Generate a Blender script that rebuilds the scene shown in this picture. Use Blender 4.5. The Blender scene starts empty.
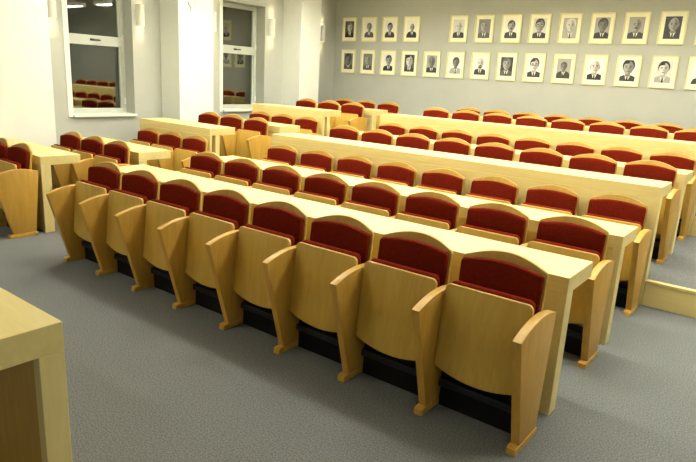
import bpy, bmesh, math, random
from mathutils import Matrix, Vector
random.seed(7)
scn = bpy.context.scene
col = scn.collection
PI = math.pi

# ------------------------------------------------------------------ materials
def new_mat(name):
    m = bpy.data.materials.new(name); m.use_nodes = True
    nt = m.node_tree
    return m, nt, nt.nodes['Principled BSDF']

def plain(name, rgb, rough=.5, metal=0., coat=0., spec=.5):
    m, nt, b = new_mat(name)
    b.inputs['Base Color'].default_value = (*rgb, 1)
    b.inputs['Roughness'].default_value = rough
    b.inputs['Metallic'].default_value = metal
    b.inputs['Coat Weight'].default_value = coat
    b.inputs['Coat Roughness'].default_value = .08
    b.inputs['Specular IOR Level'].default_value = spec
    return m

def wood(name, dark, light, stretch=(3., 3., .35), rough=.42, scale=9., spec=.4):
    m, nt, b = new_mat(name)
    N = nt.nodes; L = nt.links
    tc = N.new('ShaderNodeTexCoord'); mp = N.new('ShaderNodeMapping')
    mp.inputs['Scale'].default_value = stretch
    oi = N.new('ShaderNodeObjectInfo')
    add = N.new('ShaderNodeVectorMath'); add.operation = 'MULTIPLY_ADD'
    add.inputs[1].default_value = (1, 1, 1)
    cmb = N.new('ShaderNodeCombineXYZ')
    mul = N.new('ShaderNodeMath'); mul.operation = 'MULTIPLY'; mul.inputs[1].default_value = 37.
    L.new(oi.outputs['Random'], mul.inputs[0])
    for i in range(3): L.new(mul.outputs[0], cmb.inputs[i])
    L.new(tc.outputs['Object'], add.inputs[0]); L.new(cmb.outputs[0], add.inputs[2])
    L.new(add.outputs[0], mp.inputs[0])
    n1 = N.new('ShaderNodeTexNoise'); n1.inputs['Scale'].default_value = scale
    n1.inputs['Detail'].default_value = 6; n1.inputs['Distortion'].default_value = .8
    L.new(mp.outputs[0], n1.inputs['Vector'])
    rp = N.new('ShaderNodeValToRGB')
    rp.color_ramp.elements[0].position = .3; rp.color_ramp.elements[0].color = (*dark, 1)
    rp.color_ramp.elements[1].position = .68; rp.color_ramp.elements[1].color = (*light, 1)
    L.new(n1.outputs['Fac'], rp.inputs[0])
    L.new(rp.outputs[0], b.inputs['Base Color'])
    b.inputs['Roughness'].default_value = rough
    b.inputs['Specular IOR Level'].default_value = spec
    return m

def noisy(name, c0, c1, scale, rough, bump=0., detail=4., spec=.3, sheen=0.):
    m, nt, b = new_mat(name)
    N = nt.nodes; L = nt.links
    tc = N.new('ShaderNodeTexCoord')
    n1 = N.new('ShaderNodeTexNoise'); n1.inputs['Scale'].default_value = scale
    n1.inputs['Detail'].default_value = detail
    L.new(tc.outputs['Object'], n1.inputs['Vector'])
    rp = N.new('ShaderNodeValToRGB')
    rp.color_ramp.elements[0].position = .32; rp.color_ramp.elements[0].color = (*c0, 1)
    rp.color_ramp.elements[1].position = .68; rp.color_ramp.elements[1].color = (*c1, 1)
    L.new(n1.outputs['Fac'], rp.inputs[0]); L.new(rp.outputs[0], b.inputs['Base Color'])
    b.inputs['Roughness'].default_value = rough
    b.inputs['Specular IOR Level'].default_value = spec
    b.inputs['Sheen Weight'].default_value = sheen
    if bump:
        bp = N.new('ShaderNodeBump'); bp.inputs['Strength'].default_value = bump
        bp.inputs['Distance'].default_value = .004
        L.new(n1.outputs['Fac'], bp.inputs['Height']); L.new(bp.outputs[0], b.inputs['Normal'])
    return m

M = {}
M['chair_wood'] = wood('chair_wood', (.51, .32, .052), (.58, .375, .072))
M['arm_wood'] = wood('arm_wood', (.46, .255, .036), (.54, .315, .055))
M['shell_wood'] = wood('shell_wood', (.48, .29, .052), (.56, .35, .074))
M['desk_wood'] = wood('desk_wood', (.67, .54, .215), (.71, .585, .25), stretch=(.3, 3., 3.))
M['post_wood'] = wood('post_wood', (.67, .54, .225), (.72, .59, .26), stretch=(3., 3., .3))
M['red'] = noisy('red_velour', (.125, .0105, .004), (.175, .015, .0055), 60., .95, .3, spec=.03)
M['steel'] = plain('black_steel', (.004, .004, .005), .6, spec=.2)
M['beam'] = plain('dark_beam', (.012, .014, .019), .5, spec=.3)
M['carpet'] = noisy('carpet', (.10, .107, .107), (.232, .242, .238), 120., .97, .7, detail=8, spec=.1)
M['wall'] = noisy('grey_wall_paint', (.42, .43, .382), (.44, .45, .402), 3., .8)
M['white_wall'] = noisy('white_wall_paint', (.68, .70, .645), (.71, .73, .675), 2.5, .75)
M['ceiling'] = plain('ceiling_paint', (.75, .74, .68), .9)
M['frame_paint'] = plain('window_frame_paint', (.50, .53, .47), .4)
M['sill_paint'] = plain('sill_paint', (.78, .79, .7), .4)
M['dark_metal'] = plain('handle_metal', (.06, .05, .035), .35, .6)
M['picture_frame'] = plain('pale_frame_wood', (.72, .68, .36), .45)
M['mat_board'] = plain('mat_board', (.84, .82, .60), .6, coat=.1)
M['sconce'] = plain('sconce_shell', (.78, .78, .7), .45)
M['lamp_case'] = plain('lamp_case', (.7, .7, .7), .4)
for i, g in enumerate((.012, .035, .09, .19, .36, .62, .8)):
    M['g%d' % i] = plain('photo_grey_%d' % i, (g, g * .97, g * .88), .5, coat=.12)

def emis(name, rgb, s):
    m = bpy.data.materials.new(name); m.use_nodes = True
    nt = m.node_tree; nt.nodes.clear()
    e = nt.nodes.new('ShaderNodeEmission'); o = nt.nodes.new('ShaderNodeOutputMaterial')
    e.inputs[0].default_value = (*rgb, 1); e.inputs[1].default_value = s
    nt.links.new(e.outputs[0], o.inputs[0])
    return m
LAMP_C = (1., .97, .82)
M['tube'] = emis('fluorescent_diffuser', LAMP_C, 17.)
M['tube_fill'] = emis('front_fill_diffuser', LAMP_C, 12.)  # weaker glow for the fill lamps added at the room front
M['bulb'] = emis('sconce_lens', (1., .84, .55), 7.)

def glass_mat():
    m = bpy.data.materials.new('window_glass'); m.use_nodes = True
    nt = m.node_tree; nt.nodes.clear(); N = nt.nodes; L = nt.links
    o = N.new('ShaderNodeOutputMaterial'); mx = N.new('ShaderNodeMixShader')
    t = N.new('ShaderNodeBsdfTransparent'); g = N.new('ShaderNodeBsdfGlossy'); f = N.new('ShaderNodeFresnel')
    t.inputs[0].default_value = (.85, .9, .88, 1); g.inputs['Roughness'].default_value = .02
    g.inputs[0].default_value = (.92, .95, .9, 1)
    f.inputs[0].default_value = 2.9
    L.new(f.outputs[0], mx.inputs[0]); L.new(t.outputs[0], mx.inputs[1]); L.new(g.outputs[0], mx.inputs[2])
    L.new(mx.outputs[0], o.inputs[0])
    return m
M['glass'] = glass_mat()

# ------------------------------------------------------------------ helpers
def obj(name, bm, mat, parent=None, smooth=False):
    me = bpy.data.meshes.new(name)
    bmesh.ops.recalc_face_normals(bm, faces=bm.faces[:])
    bm.to_mesh(me); bm.free()
    mats = mat if isinstance(mat, (list, tuple)) else [mat]
    for m in mats: me.materials.append(m)
    if smooth:
        for p in me.polygons: p.use_smooth = True
    o = bpy.data.objects.new(name, me); col.objects.link(o)
    if parent: o.parent = parent
    return o

def empty(name, loc=(0, 0, 0), rz=0.):
    o = bpy.data.objects.new(name, None); col.objects.link(o)
    o.empty_display_size = .1
    o.location = loc; o.rotation_euler = (0, 0, rz)
    return o

def tag(o, label, cat, group=None):
    o['label'] = label; o['category'] = cat
    if group: o['group'] = group
    return o

def struct(name, bm, mat):
    o = obj(name, bm, mat); o['kind'] = 'structure'; return o

def add_box(bm, x0, x1, y0, y1, z0, z1, bev=0.):
    b2 = bmesh.new()
    bmesh.ops.create_cube(b2, size=1.)
    bmesh.ops.scale(b2, vec=(x1 - x0, y1 - y0, z1 - z0), verts=b2.verts)
    bmesh.ops.translate(b2, vec=((x0 + x1) / 2, (y0 + y1) / 2, (z0 + z1) / 2), verts=b2.verts)
    if bev: bmesh.ops.bevel(b2, geom=b2.edges[:], offset=bev, segments=2, affect='EDGES', profile=.5)
    merge(bm, b2)

def merge(bm, b2):
    me = bpy.data.meshes.new('tmp'); b2.to_mesh(me); b2.free(); bm.from_mesh(me); bpy.data.meshes.remove(me)

def bx(x0, x1, y0, y1, z0, z1, bev=0.):
    bm = bmesh.new(); add_box(bm, x0, x1, y0, y1, z0, z1, bev); return bm

def prism(pts, axis, a, b, bev=0., seg=2):
    """outline pts (2-D) extruded along axis from a to b"""
    bm = bmesh.new()
    def P(u, v, w): return {'x': (w, u, v), 'y': (u, w, v), 'z': (u, v, w)}[axis]
    v0 = [bm.verts.new(P(u, v, a)) for u, v in pts]
    v1 = [bm.verts.new(P(u, v, b)) for u, v in pts]
    n = len(pts)
    bm.faces.new(v0); bm.faces.new(v1[::-1])
    for i in range(n): bm.faces.new((v0[i], v0[(i + 1) % n], v1[(i + 1) % n], v1[i]))
    bmesh.ops.recalc_face_normals(bm, faces=bm.faces[:])
    if bev:
        caps = [e for e in bm.edges if (e.verts[0] in v0 and e.verts[1] in v0) or (e.verts[0] in v1 and e.verts[1] in v1)]
        bmesh.ops.bevel(bm, geom=caps, offset=bev, segments=seg, affect='EDGES', profile=.5)
    return bm

def arc(cx, cz, r, a0, a1, n):
    return [(cx + r * math.cos(math.radians(a0 + (a1 - a0) * i / n)), cz + r * math.sin(math.radians(a0 + (a1 - a0) * i / n))) for i in range(n + 1)]

def bow(x0, x1, z, h, n=14):
    """points x0->x1 bulging by h at the middle (parabola)"""
    return [(x0 + (x1 - x0) * i / n, z + h * (1 - (2 * i / n - 1) ** 2)) for i in range(n + 1)]

def shear_y(bm, z0, y0, z1, y1, curve=0., hw=.23):
    """move along y linearly with height (recline) and bow back with |x|"""
    for v in bm.verts:
        t = (v.co.z - z0) / (z1 - z0)
        v.co.y += y0 + (y1 - y0) * t + curve * (1 - (v.co.x / hw) ** 2)

# ------------------------------------------------------------------ the tip-up seat
SP = .52           # seat spacing
def arm_bm():
    top = [(-.112, .624)]
    for i in range(1, 13):
        t = i / 12
        y = -.112 + .438 * t
        z = .624 + .022 * t + .040 * (1 - (2 * t - 1) ** 2)
        top.append((y, z))
    pts = [(.05, .036)] + top + [(.262, .036)]
    return prism(pts, 'x', -.0225, .0225, .004)

def foot_bm():
    bm = prism([(.004, .0), (.278, .0), (.278, .030), (.268, .038), (.024, .038), (.008, .030)], 'x', -.0255, .0255, .004)
    return bm

def seat_panel_bm():
    hw = .2325
    pts = bow(-hw, hw, .272, -.044)
    pts += arc(hw - .03, .715 - .03, .03, 0, 90, 5) + arc(-hw + .03, .715 - .03, .03, 90, 180, 5)
    bm = prism(pts, 'y', 0, .02, .004)
    shear_y(bm, .25, .082, .715, .132)
    return bm

def seat_cushion_bm():
    hw = .226
    pts = bow(-hw, hw, .315, -.03)
    pts += arc(hw - .035, .726 - .035, .035, 0, 90, 5) + arc(-hw + .035, .726 - .035, .035, 90, 180, 5)
    bm = prism(pts, 'y', .0205, .066, .016, 3)
    shear_y(bm, .25, .082, .715, .132)
    return bm

BK = (.40, .240, .92, .292)
def shell_bm():
    hw = .2275
    pts = bow(-hw, hw, .20, -.02) + [(hw, .805)] + arc(hw - .022, .823, .022, 0, 65, 3)
    tp = bow(hw - .014, -hw + .014, .842, .054)
    pts += tp[1:-1]
    pts += [(-p[0], p[1]) for p in reversed(arc(hw - .022, .823, .022, 0, 65, 3))] + [(-hw, .805)]
    bm = prism(pts, 'y', .0, .022, .004)
    for v in bm.verts:
        e = max(0., v.co.z - .845)
        v.co.z -= .10 * e; v.co.y += .5 * e
    shear_y(bm, *BK, curve=.012)
    return bm

def back_cushion_bm():
    hw = .2195
    pts = bow(-hw, hw, .44, -.01) + [(hw, .805)] + arc(hw - .022, .811, .022, 0, 72, 4)
    tp = bow(hw - .016, -hw + .016, .829, .024)
    pts += tp[1:-1]
    pts += [(-p[0], p[1]) for p in reversed(arc(hw - .022, .811, .022, 0, 72, 4))] + [(-hw, .805)]
    bm = prism(pts, 'y', -.04, -.0005, .014, 3)
    shear_y(bm, *BK, curve=.012)
    return bm

def smooth_by_angle(o):
    for p in o.data.polygons: p.use_smooth = True
    try:
        o.data.set_sharp_from_angle(angle=math.radians(35))
    except Exception:
        pass

def make_chair():
    t = empty('lecture_seat')
    a = obj('arm_panel', arm_bm(), M['arm_wood'], t); a.location.x = -SP / 2
    f = obj('foot_plate', foot_bm(), M['arm_wood'], a)
    s = obj('seat_panel', seat_panel_bm(), M['chair_wood'], t)
    sc = obj('seat_cushion', seat_cushion_bm(), M['red'], s)
    b = obj('back_shell', shell_bm(), M['shell_wood'], t)
    bc = obj('back_cushion', back_cushion_bm(), M['red'], b)
    obj('kick_panel', bx(-.229, .229, .178, .20, .0, .20), M['steel'], t)
    obj('support_beam', bx(-.229, .229, .150, .177, .125, .165, .004), M['beam'], t)
    for o in (a, f, s, sc, b, bc): smooth_by_angle(o)
    sc['label'] = 'red upholstered underside cushion'; bc['label'] = 'red upholstered back pad'
    return t
proto = make_chair()
proto_used = [False]

def copy_tree(o, parent=None):
    c = o.copy(); col.objects.link(c)
    if parent:
        c.parent = parent
    for ch in list(o.children): copy_tree(ch, c)
    return c

def add_end_arm(t):
    for ch in list(t.children):
        if ch.name.split('.')[0] == 'arm_panel':
            c = copy_tree(ch, t); c.location.x = SP / 2
            return

ORD = ['first', 'second', 'third', 'fourth', 'fifth', 'sixth', 'seventh', 'eighth']
def place_row(xr, y, z, n, labels, group, pitch=SP):
    """xr: centre of the right-hand end arm"""
    made = []
    for k in range(n):
        if not proto_used[0]:
            t = proto; proto_used[0] = True
        else:
            t = copy_tree(proto)
        t.location = (xr - SP * .5 - pitch * k, y, z)
        made.append(t)
        tag(t, labels[k], 'seat', group)
    return made

# ------------------------------------------------------------------ writing desks in front of each row
DH, DW = .783, .411
def make_desk(name, x0, x1, y, zf, zt, label, group, leg=.10, th=.09, width=DW, leg_y='front', post_z=None, post_y=.0345, panel_mat='desk_wood'):
    """front face at y, floor zf under the panel, top surface at zt"""
    t = empty(name, ((x0 + x1) / 2, y, zf))
    hw = (x1 - x0) / 2; H = zt - zf
    pz = 0 if post_z is None else post_z - zf
    obj('desk_top', bx(-hw, hw, 0, width, H - th, H, .003), M['desk_wood'], t)
    if leg_y == 'front':
        a, b = 0, leg; pa, pb = .012, .034
    else:
        a, b = width - leg, width; pa, pb = width - leg + .002, width - leg + .022
    for s in (-1, 1):
        if post_z is None:
            bm = bx(min(s * hw, s * (hw - .05)), max(s * hw, s * (hw - .05)), a, b, 0, H - th - .0005, .003)
        else:
            bm = bx(min(s * hw, s * (hw - .05)), max(s * hw, s * (hw - .05)), post_y, b, pz + .001, H - th - .0005, .003)
        obj('end_post', bm, M['post_wood'], t)
    if post_z is None:
        obj('front_panel', bx(-hw + .0505, hw - .0505, pa, pb, 0.004, H - th - .0005), M[panel_mat], t)
    else:
        obj('front_panel', bx(-hw, hw, 0, .0335, 0, H - th - .0005, .002), M['desk_wood'], t)
    tag(t, label, 'desk', group)
    return t

# ------------------------------------------------------------------ rows
ZP1, ZP2 = .212, .424
rows = [0., 1.184, 2.375, 3.363, 4.563, 5.74, 6.85]
rowz = [0, 0, 0, ZP1, ZP1, ZP2, ZP2]
row_name = ['front', 'second', 'third', 'fourth', 'fifth', 'sixth', 'rearmost']
XRS = [0, -.028, -.04, -.03, -.05, -.04, -.04]
PITCH = [.52, .531, .539, .52, .525, .521, .52]
XLS = [-4.25, -4.30, -4.34, -4.22, -4.27, -4.22]
XL0, XL1 = -4.19, .016
TALL = {2: .358, 4: .358}
def desk_y(rs, i): return rs[i] + TALL.get(i, .48)
ends = []
for i, y in enumerate(rows):
    labs = []
    for k in range(8):
        pos = 'rightmost' if k == 0 else ('leftmost' if k == 7 else '%s from right' % ORD[k])
        labs.append('tipped-up seat with red back, %s in main block %s row' % (pos, row_name[i]))
    ch = place_row(XRS[i], y, rowz[i], 8, labs, 'tip-up seats of the main block', PITCH[i])
    ends.append(ch[0])
for i in range(6):
    nm = row_name[i + 1]
    zf = rowz[i]; tall = i in TALL
    zt = (rowz[i + 1]) + DH
    make_desk('writing_desk', XLS[i], XL1 if i == 0 else -.01, desk_y(rows, i), zf, zt,
              'long pale wood %s behind the %s row of the main block' % ('desk with tall front panel' if tall else 'writing desk', row_name[i]),
              'long desks of the main block', post_z=(ZP1 if i == 2 else ZP2) if tall else None)

# the left block: three seats a row, turned slightly
LTH = -.03
LROW = [(-5.19, -.02), (-5.0, .94), (-5.09, 2.085), (-5.05, 3.11), (-4.97, 4.08), (-4.93, 5.15), (-5.04, 6.36)]
lc, ls = math.cos(LTH), math.sin(LTH)
for i, (lx, y) in enumerate(LROW):
    labs = ['tipped-up seat with red back, %s in the %s row of the left block' % (q, row_name[i]) for q in ('aisle end seat', 'middle seat', 'window end seat')]
    ch = place_row(0, 0, 0, 3, labs, 'tip-up seats of the left block')
    for k, t in enumerate(ch):
        d = -SP * (k + .5)
        t.location = (lx + lc * d, y + ls * d, rowz[i]); t.rotation_euler = (0, 0, LTH)
    ends.append(ch[0])
LDY = [.36, .385, .358, .48, .358, .50]
LDX = [0, 0, -.06, 0, 0, 0]
for i in range(6):
    tall = i in TALL
    lx, y = LROW[i]
    w_ = 3 * SP + .02
    d = make_desk('writing_desk', -w_ / 2, w_ / 2, 0, rowz[i], rowz[i + 1] + DH,
              'short pale wood %s behind the %s row of the left block' % ('desk with tall front panel' if tall else 'writing desk', row_name[i]),
              'short desks of the left block', leg=.155 if tall else .1, post_z=(ZP1 if i == 2 else ZP2) if tall else None, post_y=.09)
    cx_ = -w_ / 2 + LDX[i]
    d.location = (lx + lc * cx_ - ls * LDY[i], y + ls * cx_ + lc * LDY[i], rowz[i]); d.rotation_euler = (0, 0, LTH)

for t in ends: add_end_arm(t)      # the end seat of each row closes it with a second arm

# presenter's desk, lower left foreground
make_desk('presenter_desk', -3.1, -1.205, -2.073, 0, .783, 'pale wood presenter desk cut off at the lower left foreground', None,
          leg=.095, th=.115, width=.573, leg_y='back', panel_mat='arm_wood')

# ------------------------------------------------------------------ room shell
XW, XR_, YF, YB, ZC = -7.2, 5.2, -5.2, 7.395, 3.5
struct('floor', bx(XW, XR_, YF, YB, -.1, 0), M['carpet'])
def platform(x0, x1, y0, y1, z0, z1): return struct('floor_platform', bx(x0, x1, y0, y1, z0, z1), M['carpet'])
P1c, P2c = rows[2] + .358 + .035, rows[4] + .358 + .035
P1l, P2l = LROW[2][1] + .358 + .087, LROW[4][1] + .358 + .087
XA = -4.62
platform(XA, XR_, P1c, YB, .0, ZP1)
platform(XA, XR_, P2c, YB, ZP1, ZP2)
platform(XW, XA, P1l, YB, .0, ZP1)
platform(XW, XA, P2l, YB, ZP1, ZP2)
# wooden risers with a pale nosing
def riser(x0, x1, y, z0, z1, n):
    r = struct('trim_%d' % n, bx(x0, x1, y - .018, y - .0005, z0, z1 - .0205), M['desk_wood'])
    struct('trim_%d' % (n + 1), bx(x0, x1, y - .026, y + .03, z1 - .02, z1 + .004, .003), M['post_wood'])
riser(-.006, XR_, P1c, 0, ZP1, 1)
riser(-.006, XR_, P2c, ZP1, ZP2, 3)
riser(XA, XLS[2] - .004, P1c, 0, ZP1, 5)
riser(XA, XLS[4] - .004, P2c, ZP1, ZP2, 7)
riser(-5.07, XA, P1l, 0, ZP1, 9)
riser(-4.95, XA, P2l, ZP1, ZP2, 11)

struct('wall_back', bx(XW - .3, XR_ + .1, YB, YB + .1, -.1, ZC), M['wall'])
struct('wall_front', bx(XW - .3, XR_ + .1, YF - .1, YF, -.1, ZC), M['wall'])
struct('wall_right', bx(XR_, XR_ + .1, YF, YB, -.1, ZC), M['wall'])
struct('ceiling', bx(XW - .3, XR_ + .1, YF - .1, YB + .1, ZC, ZC + .1), M['ceiling'])
# window wall with recessed openings
WIN = [(1.775, 2.742), (4.416, 5.403)]
WZS = [(.985, 2.86), (1.03, 2.83)]
bm = bmesh.new()
ys = [YF] + [v for w in WIN for v in w] + [YB]
for i in range(0, len(ys), 2): add_box(bm, XW - .3, XW, ys[i], ys[i + 1], -.1, ZC)
for (a, b), (z0, z1) in zip(WIN, WZS):
    add_box(bm, XW - .3, XW, a, b, -.1, z0); add_box(bm, XW - .3, XW, a, b, z1, ZC)
struct('wall_left', bm, M['wall'])
for y0, y1 in ((.62, 1.305), (3.215, 3.85), (5.86, 6.40)):
    struct('pillar', bx(XW + .0005, -6.752, y0, y1, 0 if y0 < 1 else ZP1 * (1 if y0 < 4 else 2), ZC - .0005), M['white_wall'])

def window(n, a, b, WZ0, WZ1):
    t = empty('window_%d' % n, (XW - .25, (a + b) / 2, WZ0)); t['kind'] = 'structure'
    hw = (b - a) / 2 - .001; H = WZ1 - WZ0
    fw = .055
    bm = bmesh.new()
    add_box(bm, -.035, .035, -hw, -hw + fw, 0, H, .004); add_box(bm, -.035, .035, hw - fw, hw, 0, H, .004)
    add_box(bm, -.035, .035, -hw + fw, hw - fw, 0, .10, .004); add_box(bm, -.035, .035, -hw + fw, hw - fw, H - .07, H, .004)
    add_box(bm, -.035, .05, -hw + fw, hw - fw, 0.975, 1.11, .004)
    # inner strips of the two sashes
    for z0, z1 in ((.10, .975), (1.11, H - .07)):
        add_box(bm, -.02, .018, hw - fw - .022, hw - fw, z0, z1); add_box(bm, -.02, .018, -hw + fw, -hw + fw + .022, z0, z1)
    obj('window_frame', bm, M['frame_paint'], t)
    for z0, z1 in ((.095, .98), (1.105, H - .065)):
        obj('pane', bx(-.006, -.002, -hw + fw - .005, hw - fw + .005, z0, z1), M['glass'], t)
    # side jamb lining and projecting sill
    obj('jamb_lining', bx(.08, .256, -hw - .0, -hw + .012, .0, H), M['sill_paint'], t)
    obj('architrave', bx(.2505, .262, -hw - .06, -hw, -.0, H + .0), M['sill_paint'], t)
    obj('sill', bx(.036, .31, -hw, hw, .0, .034, .005), M['sill_paint'], t)
    hb = bmesh.new()
    add_box(hb, .05, .062, -.06, .0, 1.035, 1.065, .003); add_box(hb, .062, .078, -.03, .09, 1.04, 1.058, .004)
    obj('handle', hb, M['dark_metal'], t)
    lb = bmesh.new()
    for z in (.16, 1.06): add_box(lb, .036, .06, hw - .05, hw - .02, z, z + .09, .004)
    obj('latch', lb, M['lamp_case'], t)
for n, (a, b) in enumerate(WIN): window(n + 1, a, b, *WZS[n])

# ------------------------------------------------------------------ wall sconces
def spot(name, loc, rx, e, parent, size=120):
    l = bpy.data.lights.new(name, 'SPOT'); l.energy = e; l.color = (1., .80, .48)
    l.spot_size = math.radians(size); l.spot_blend = 1.; l.shadow_soft_size = .03
    o = bpy.data.objects.new(name, l); col.objects.link(o); o.parent = parent
    o.location = loc; o.rotation_euler = (rx, 0, 0)
SC = [(1.575, 2.40, 'left of the first window'), (2.87, 2.42, 'right of the first window beside the middle pillar'),
      (4.20, 2.465, 'in the gap between middle pillar and second window'), (5.55, 2.495, 'right of the second window beside the far pillar'),
      (6.95, 2.52, 'in the far corner next to the portrait wall')]
for y, z, where in SC:
    t = empty('wall_sconce', (XW, y, z))
    bm = bmesh.new()
    # open-ended half-tube shade
    n = 12; pts = []
    for r in (.05, .044):
        pts.append([(.03 + r * 1.15 * math.sin(PI * i / n), -r * math.cos(PI * i / n)) for i in range(n + 1)])
    pts[0] = [(.001, -.05)] + pts[0] + [(.001, .05)]; pts[1] = [(.001, -.044)] + pts[1] + [(.001, .044)]
    H = .15
    V = [[[bm.verts.new((x, yy, s * H)) for x, yy in P] for s in (-1, 1)] for P in pts]
    m_ = len(pts[0])
    for i in range(m_ - 1):
        bm.faces.new((V[0][0][i], V[0][0][i + 1], V[0][1][i + 1], V[0][1][i]))
        bm.faces.new((V[1][0][i], V[1][1][i], V[1][1][i + 1], V[1][0][i + 1]))
        for s in (0, 1): bm.faces.new((V[0][s][i], V[1][s][i], V[1][s][i + 1], V[0][s][i + 1]))
    obj('shade', bm, M['sconce'], t)
    obj('bulb', bx(.025, .06, -.02, .02, -.12, .12, .01), M['bulb'], t)
    spot('down_lamp', (.055, 0, -.10), 0, 8., t, 75)
    spot('up_lamp', (.055, 0, .10), PI, 8., t, 75)
    tag(t, 'white wall light glowing up and down, ' + where, 'wall light', 'wall lights between the windows')

# small pale ring-shaped fixture high on the middle pillar
t = empty('wall_bracket', (-6.752, 3.44, 2.66))
bm = bmesh.new()
for i in range(20):
    a0, a1 = 2 * PI * i / 20, 2 * PI * (i + 1) / 20
    q = []
    for a in (a0, a1):
        for r in (.05, .066):
            for x in (.001, .03): q.append(bm.verts.new((x, r * math.cos(a), r * math.sin(a) * 1.1)))
    bm.faces.new((q[0], q[1], q[5], q[4])); bm.faces.new((q[2], q[3], q[7], q[6]))
    bm.faces.new((q[1], q[3], q[7], q[5])); bm.faces.new((q[0], q[2], q[6], q[4]))
bmesh.ops.remove_doubles(bm, verts=bm.verts[:], dist=.0005)
obj('ring', bm, M['white_wall'], t)
obj('stem', bx(.001, .02, -.012, .012, -.13, -.073, .003), M['white_wall'], t)
tag(t, 'small pale ring-shaped fixture high on the middle white pillar', 'fixture')

# ------------------------------------------------------------------ portraits
PW, PH = .352, .456
def ell(cx, cz, rx, rz, n=20, a0=0, a1=360):
    return [(cx + rx * math.cos(math.radians(a0 + (a1 - a0) * i / n)), cz + rz * math.sin(math.radians(a0 + (a1 - a0) * i / n))) for i in range(n + (0 if a1 - a0 == 360 else 1))]
def photo_bm(w, h, bg, hair, face, suit, kind, s, dx):
    bm = bmesh.new(); d = [0.]
    def poly(pts, g):
        d[0] += .0003
        cl = [(max(-w / 2, min(w / 2, x)), max(-h / 2, min(h / 2, z))) for x, z in pts]
        f = bm.faces.new([bm.verts.new((x, -d[0], z)) for x, z in cl]); f.material_index = g
    poly([(-w / 2, -h / 2), (w / 2, -h / 2), (w / 2, h / 2), (-w / 2, h / 2)], bg)
    u = h * s
    hz = .085 * u
    poly([(dx - .36 * u, -h / 2), (dx - .34 * u, -.28 * u), (dx - .24 * u, -.17 * u), (dx - .08 * u, -.115 * u), (dx + .08 * u, -.115 * u),
          (dx + .24 * u, -.17 * u), (dx + .34 * u, -.28 * u), (dx + .36 * u, -h / 2)], suit)
    poly([(dx - .085 * u, -.12 * u), (dx + .085 * u, -.12 * u), (dx + .01 * u, -.40 * u), (dx - .01 * u, -.40 * u)], 6)
    poly([(dx - .02 * u, -.17 * u), (dx + .02 * u, -.17 * u), (dx + .028 * u, -.36 * u), (dx, -.42 * u), (dx - .028 * u, -.36 * u)], 0 if kind != 'pale' else 3)
    poly([(dx - .065 * u, -.165 * u), (dx + .065 * u, -.165 * u), (dx + .07 * u, .02 * u), (dx - .07 * u, .02 * u)], max(face - 1, 2))
    if kind != 'bald':
        poly(ell(dx, hz + .05 * u, .165 * u, .19 * u), hair)
    else:
        poly(ell(dx, hz + .0 * u, .158 * u, .13 * u), hair)
    poly(ell(dx, hz - .005 * u, .135 * u, .185 * u) if kind != 'bald' else ell(dx, hz + .01 * u, .14 * u, .2 * u), face)
    if kind not in ('bald',):
        poly([(dx - .15 * u, hz + .07 * u)] + ell(dx, hz + .07 * u, .155 * u, .15 * u, 12, 180, 0)[1:-1] + [(dx + .15 * u, hz + .07 * u), (dx + .06 * u, hz + .12 * u), (dx - .08 * u, hz + .10 * u)], hair)
    poly(ell(dx + .01 * u, hz - .005 * u, .125 * u, .18 * u, 14, -90, 90), max(face - 1, 2))     # shaded half of the pictured face, painted a tone darker
    for sx in (-1, 1):
        poly([(dx + sx * .03 * u, hz + .035 * u), (dx + sx * .09 * u, hz + .03 * u), (dx + sx * .09 * u, hz + .05 * u), (dx + sx * .03 * u, hz + .052 * u)], 1)
        poly(ell(dx + sx * .058 * u, hz + .005 * u, .022 * u, .012 * u, 8), 1)
        if kind == 'glasses':
            poly(ell(dx + sx * .062 * u, hz + .002 * u, .052 * u, .036 * u, 12), 0)
            poly(ell(dx + sx * .062 * u, hz + .002 * u, .04 * u, .026 * u, 12), 4)
    poly([(dx - .012 * u, hz), (dx + .008 * u, hz), (dx + .026 * u, hz - .065 * u), (dx - .024 * u, hz - .065 * u)], max(face - 1, 2))
    poly(ell(dx, hz - .105 * u, .045 * u, .011 * u, 10), 2)
    if kind == 'beard':
        poly(ell(dx, hz - .08 * u, .125 * u, .115 * u, 14, 200, 340), hair if hair < 4 else 2)
        poly(ell(dx, hz - .085 * u, .06 * u, .018 * u, 10), 1)
    if kind == 'moustache':
        poly(ell(dx, hz - .085 * u, .06 * u, .018 * u, 10), 0)
    return bm
# bg, hair, face, suit, kind, scale, dx, words
UP = [(2, 3, 5, 0, 'hair', .9, .01, 'dark suited man'), (6, 3, 4, 2, 'hair', .8, 0, 'grey haired man on white'), (6, 1, 4, 1, 'hair', .8, 0, 'small dark haired man'),
      (6, 4, 4, 0, 'bald', .72, .01, 'small vignetted man'), (5, 4, 5, 0, 'bald', .9, 0, 'pale topped picture'), (3, 3, 4, 2, 'hair', 1.05, 0, 'mid grey man'),
      (6, 1, 4, 1, 'moustache', .9, 0, 'dark suited man on white'), (5, 1, 4, 1, 'glasses', 1.05, 0, 'man with spectacles'), (4, 5, 5, 4, 'hair', 1.0, .01, 'pale haired man'),
      (4, 1, 3, 0, 'hair', 1.0, .01, 'dark haired man'), (4, 4, 4, 1, 'moustache', 1.0, 0, 'man with moustache'), (1, 3, 4, 1, 'bald', 1.0, .01, 'balding man on dark ground'),
      (3, 1, 4, 1, 'hair', 1., 0, 'man cut by picture edge')]
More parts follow.
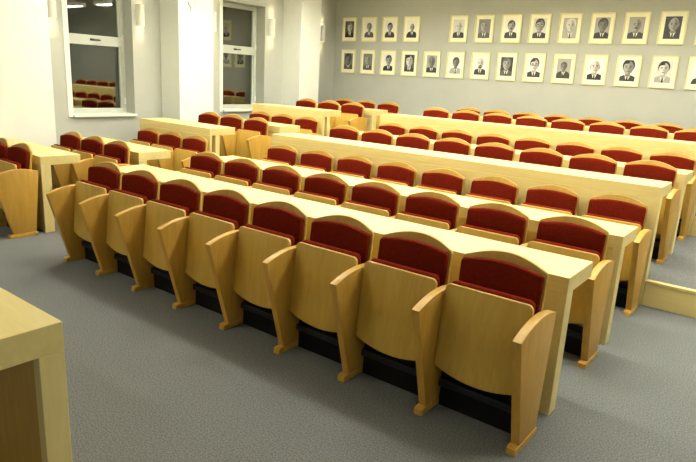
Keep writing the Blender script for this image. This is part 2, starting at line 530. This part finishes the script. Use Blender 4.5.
LO = [(3, 1, 3, 2, 'hair', 1.05, 0, 'man on grey ground'), (3, 3, 4, 2, 'hair', 1.05, 0, 'grey haired man'), (6, 1, 4, 0, 'hair', .95, .015, 'dark suited man on white'),
      (2, 0, 5, 1, 'hair', 1.15, 0, 'dark haired man close up'), (4, 3, 3, 1, 'hair', .95, 0, 'grey toned man'), (6, 1, 3, 4, 'hair', .9, .01, 'man in light suit'),
      (6, 5, 5, 1, 'beard', .9, 0, 'white haired bearded man'), (1, 2, 4, 2, 'hair', 1.05, 0, 'man on dark ground'), (6, 1, 5, 1, 'glasses', 1.05, 0, 'side lit man'),
      (4, 2, 3, 1, 'hair', .7, 0, 'small distant man'), (6, 2, 5, 0, 'bald', 1.05, 0, 'balding dark suited man'), (6, 0, 4, 1, 'hair', 1.15, 0, 'bushy dark haired man'),
      (5, 0, 5, 4, 'hair', 1.05, 0, 'man with dark fringe'), (6, 1, 5, 1, 'hair', 1.05, .03, 'man cut by picture edge')]
greys = [M['g%d' % i] for i in range(7)]
UN = ['leftmost', 'second', 'third', 'fourth', 'fifth', 'sixth', 'seventh', 'eighth', 'ninth', 'tenth', 'eleventh', 'twelfth', 'thirteenth', 'fourteenth']
def portrait(x, z, spec, label, group):
    t = empty('framed_portrait', (x, YB, z))
    bm = bmesh.new(); e = .018
    a, c = PW / 2, PH / 2
    add_box(bm, -a, -a + e, -.028, -.001, -c, c, .003); add_box(bm, a - e, a, -.028, -.001, -c, c, .003)
    add_box(bm, -a + e, a - e, -.028, -.001, -c, -c + e, .003); add_box(bm, -a + e, a - e, -.028, -.001, c - e, c, .003)
    obj('frame', bm, M['picture_frame'], t)
    obj('mat_board', bx(-a + e, a - e, -.014, -.002, -c + e, c - e), M['mat_board'], t)
    p = obj('photograph', photo_bm(.216, .306, *spec[:5], spec[5] * 1.5, spec[6]), greys, t); p.location = (0, -.0145, .004)
    tag(t, label, 'portrait', group)
ux = [-6.835 + .4848 * i for i in range(14) if i != 4]
for i, (x, s) in enumerate(zip(ux, UP)):
    q = '%s in the upper row' % (UN[i] if i == 0 else UN[i] + ' from left') if i < 12 else 'last at right in the upper row'
    portrait(x, 2.63, s, 'framed portrait of %s, %s' % (s[7], q), 'framed portraits in the upper row')
for i, s in enumerate(LO):
    q = '%s in the lower row' % (UN[i] if i == 0 else UN[i] + ' from left') if i < 13 else 'last at right in the lower row'
    portrait(-6.825 + .4825 * i, 2.02, s, 'framed portrait of %s, %s' % (s[7], q), 'framed portraits in the lower row')

# ------------------------------------------------------------------ suspended ceiling lights
ZL = 3.0
def clight(x, y, label, tube):
    t = empty('pendant_light', (x, y, ZC))
    h = ZL - ZC
    bm = bmesh.new()
    add_box(bm, -.78, .78, -.12, -.105, h, h + .08); add_box(bm, -.78, .78, .105, .12, h, h + .08)
    add_box(bm, -.78, -.765, -.105, .105, h, h + .08); add_box(bm, .765, .78, -.105, .105, h, h + .08)
    c_ = obj('lamp_case', bm, M['lamp_case'], t)
    obj('diffuser', bx(-.763, .763, -.103, .103, h + .008, h + .02), M[tube], t)
    for sx in (-.6, .6):
        obj('suspension_rod', bx(sx - .005, sx + .005, -.005, .005, h + .081, -.0005), M['steel'], t)
    tag(t, label, 'ceiling light', 'suspended fluorescent lights')
for i, (y, xs) in enumerate(((-3.3, (-5.4, -3.4, 3.0)), (1.45, (-5.3, -3.1, -.8, 1.6)), (3.45, (-5.3, -3.1, -.8, 1.6)), (5.4, (-5.3, -3.1, -.8, 1.6)))):  # first row of lamps is added, unseen, to fill seat fronts and pillars
    for j, x in enumerate(xs):
        clight(x, y, 'long suspended fluorescent light, %s from the windows, above the %s' % (ORD[j], ('presenter area, added unseen as front fill', 'front rows', 'middle rows', 'rear rows')[i]), 'tube' if i else 'tube_fill')

# ------------------------------------------------------------------ world, camera, view
w = bpy.data.worlds.new('night'); scn.world = w; w.use_nodes = True
w.node_tree.nodes['Background'].inputs[0].default_value = (.004, .006, .008, 1)
w.node_tree.nodes['Background'].inputs[1].default_value = 1.

CX = dict(cx=0.8456, cy=-2.5045, cz=1.7089, yaw=0.64566, pitch=0.25165, roll=0.0541, f=597.0)
cy_, sy_ = math.cos(CX['yaw']), math.sin(CX['yaw'])
fw = Vector((-sy_ * math.cos(CX['pitch']), cy_ * math.cos(CX['pitch']), -math.sin(CX['pitch'])))
r = Vector((cy_, sy_, 0)); u = r.cross(fw)
c, s = math.cos(CX['roll']), math.sin(CX['roll'])
r, u = c * r + s * u, -s * r + c * u
cam = bpy.data.cameras.new('camera'); co = bpy.data.objects.new('camera', cam); col.objects.link(co)
cam.sensor_fit = 'HORIZONTAL'; cam.sensor_width = 36.; cam.lens = CX['f'] / 696 * 36; cam.clip_start = .05
mw = Matrix((( r.x, u.x, -fw.x, CX['cx']), (r.y, u.y, -fw.y, CX['cy']), (r.z, u.z, -fw.z, CX['cz']), (0, 0, 0, 1)))
co.matrix_world = mw
scn.camera = co
scn.view_settings.view_transform = 'Standard'; scn.view_settings.look = 'None'
scn.view_settings.gamma = 1.; scn.view_settings.use_curve_mapping = False
scn.view_settings.exposure = 1.36
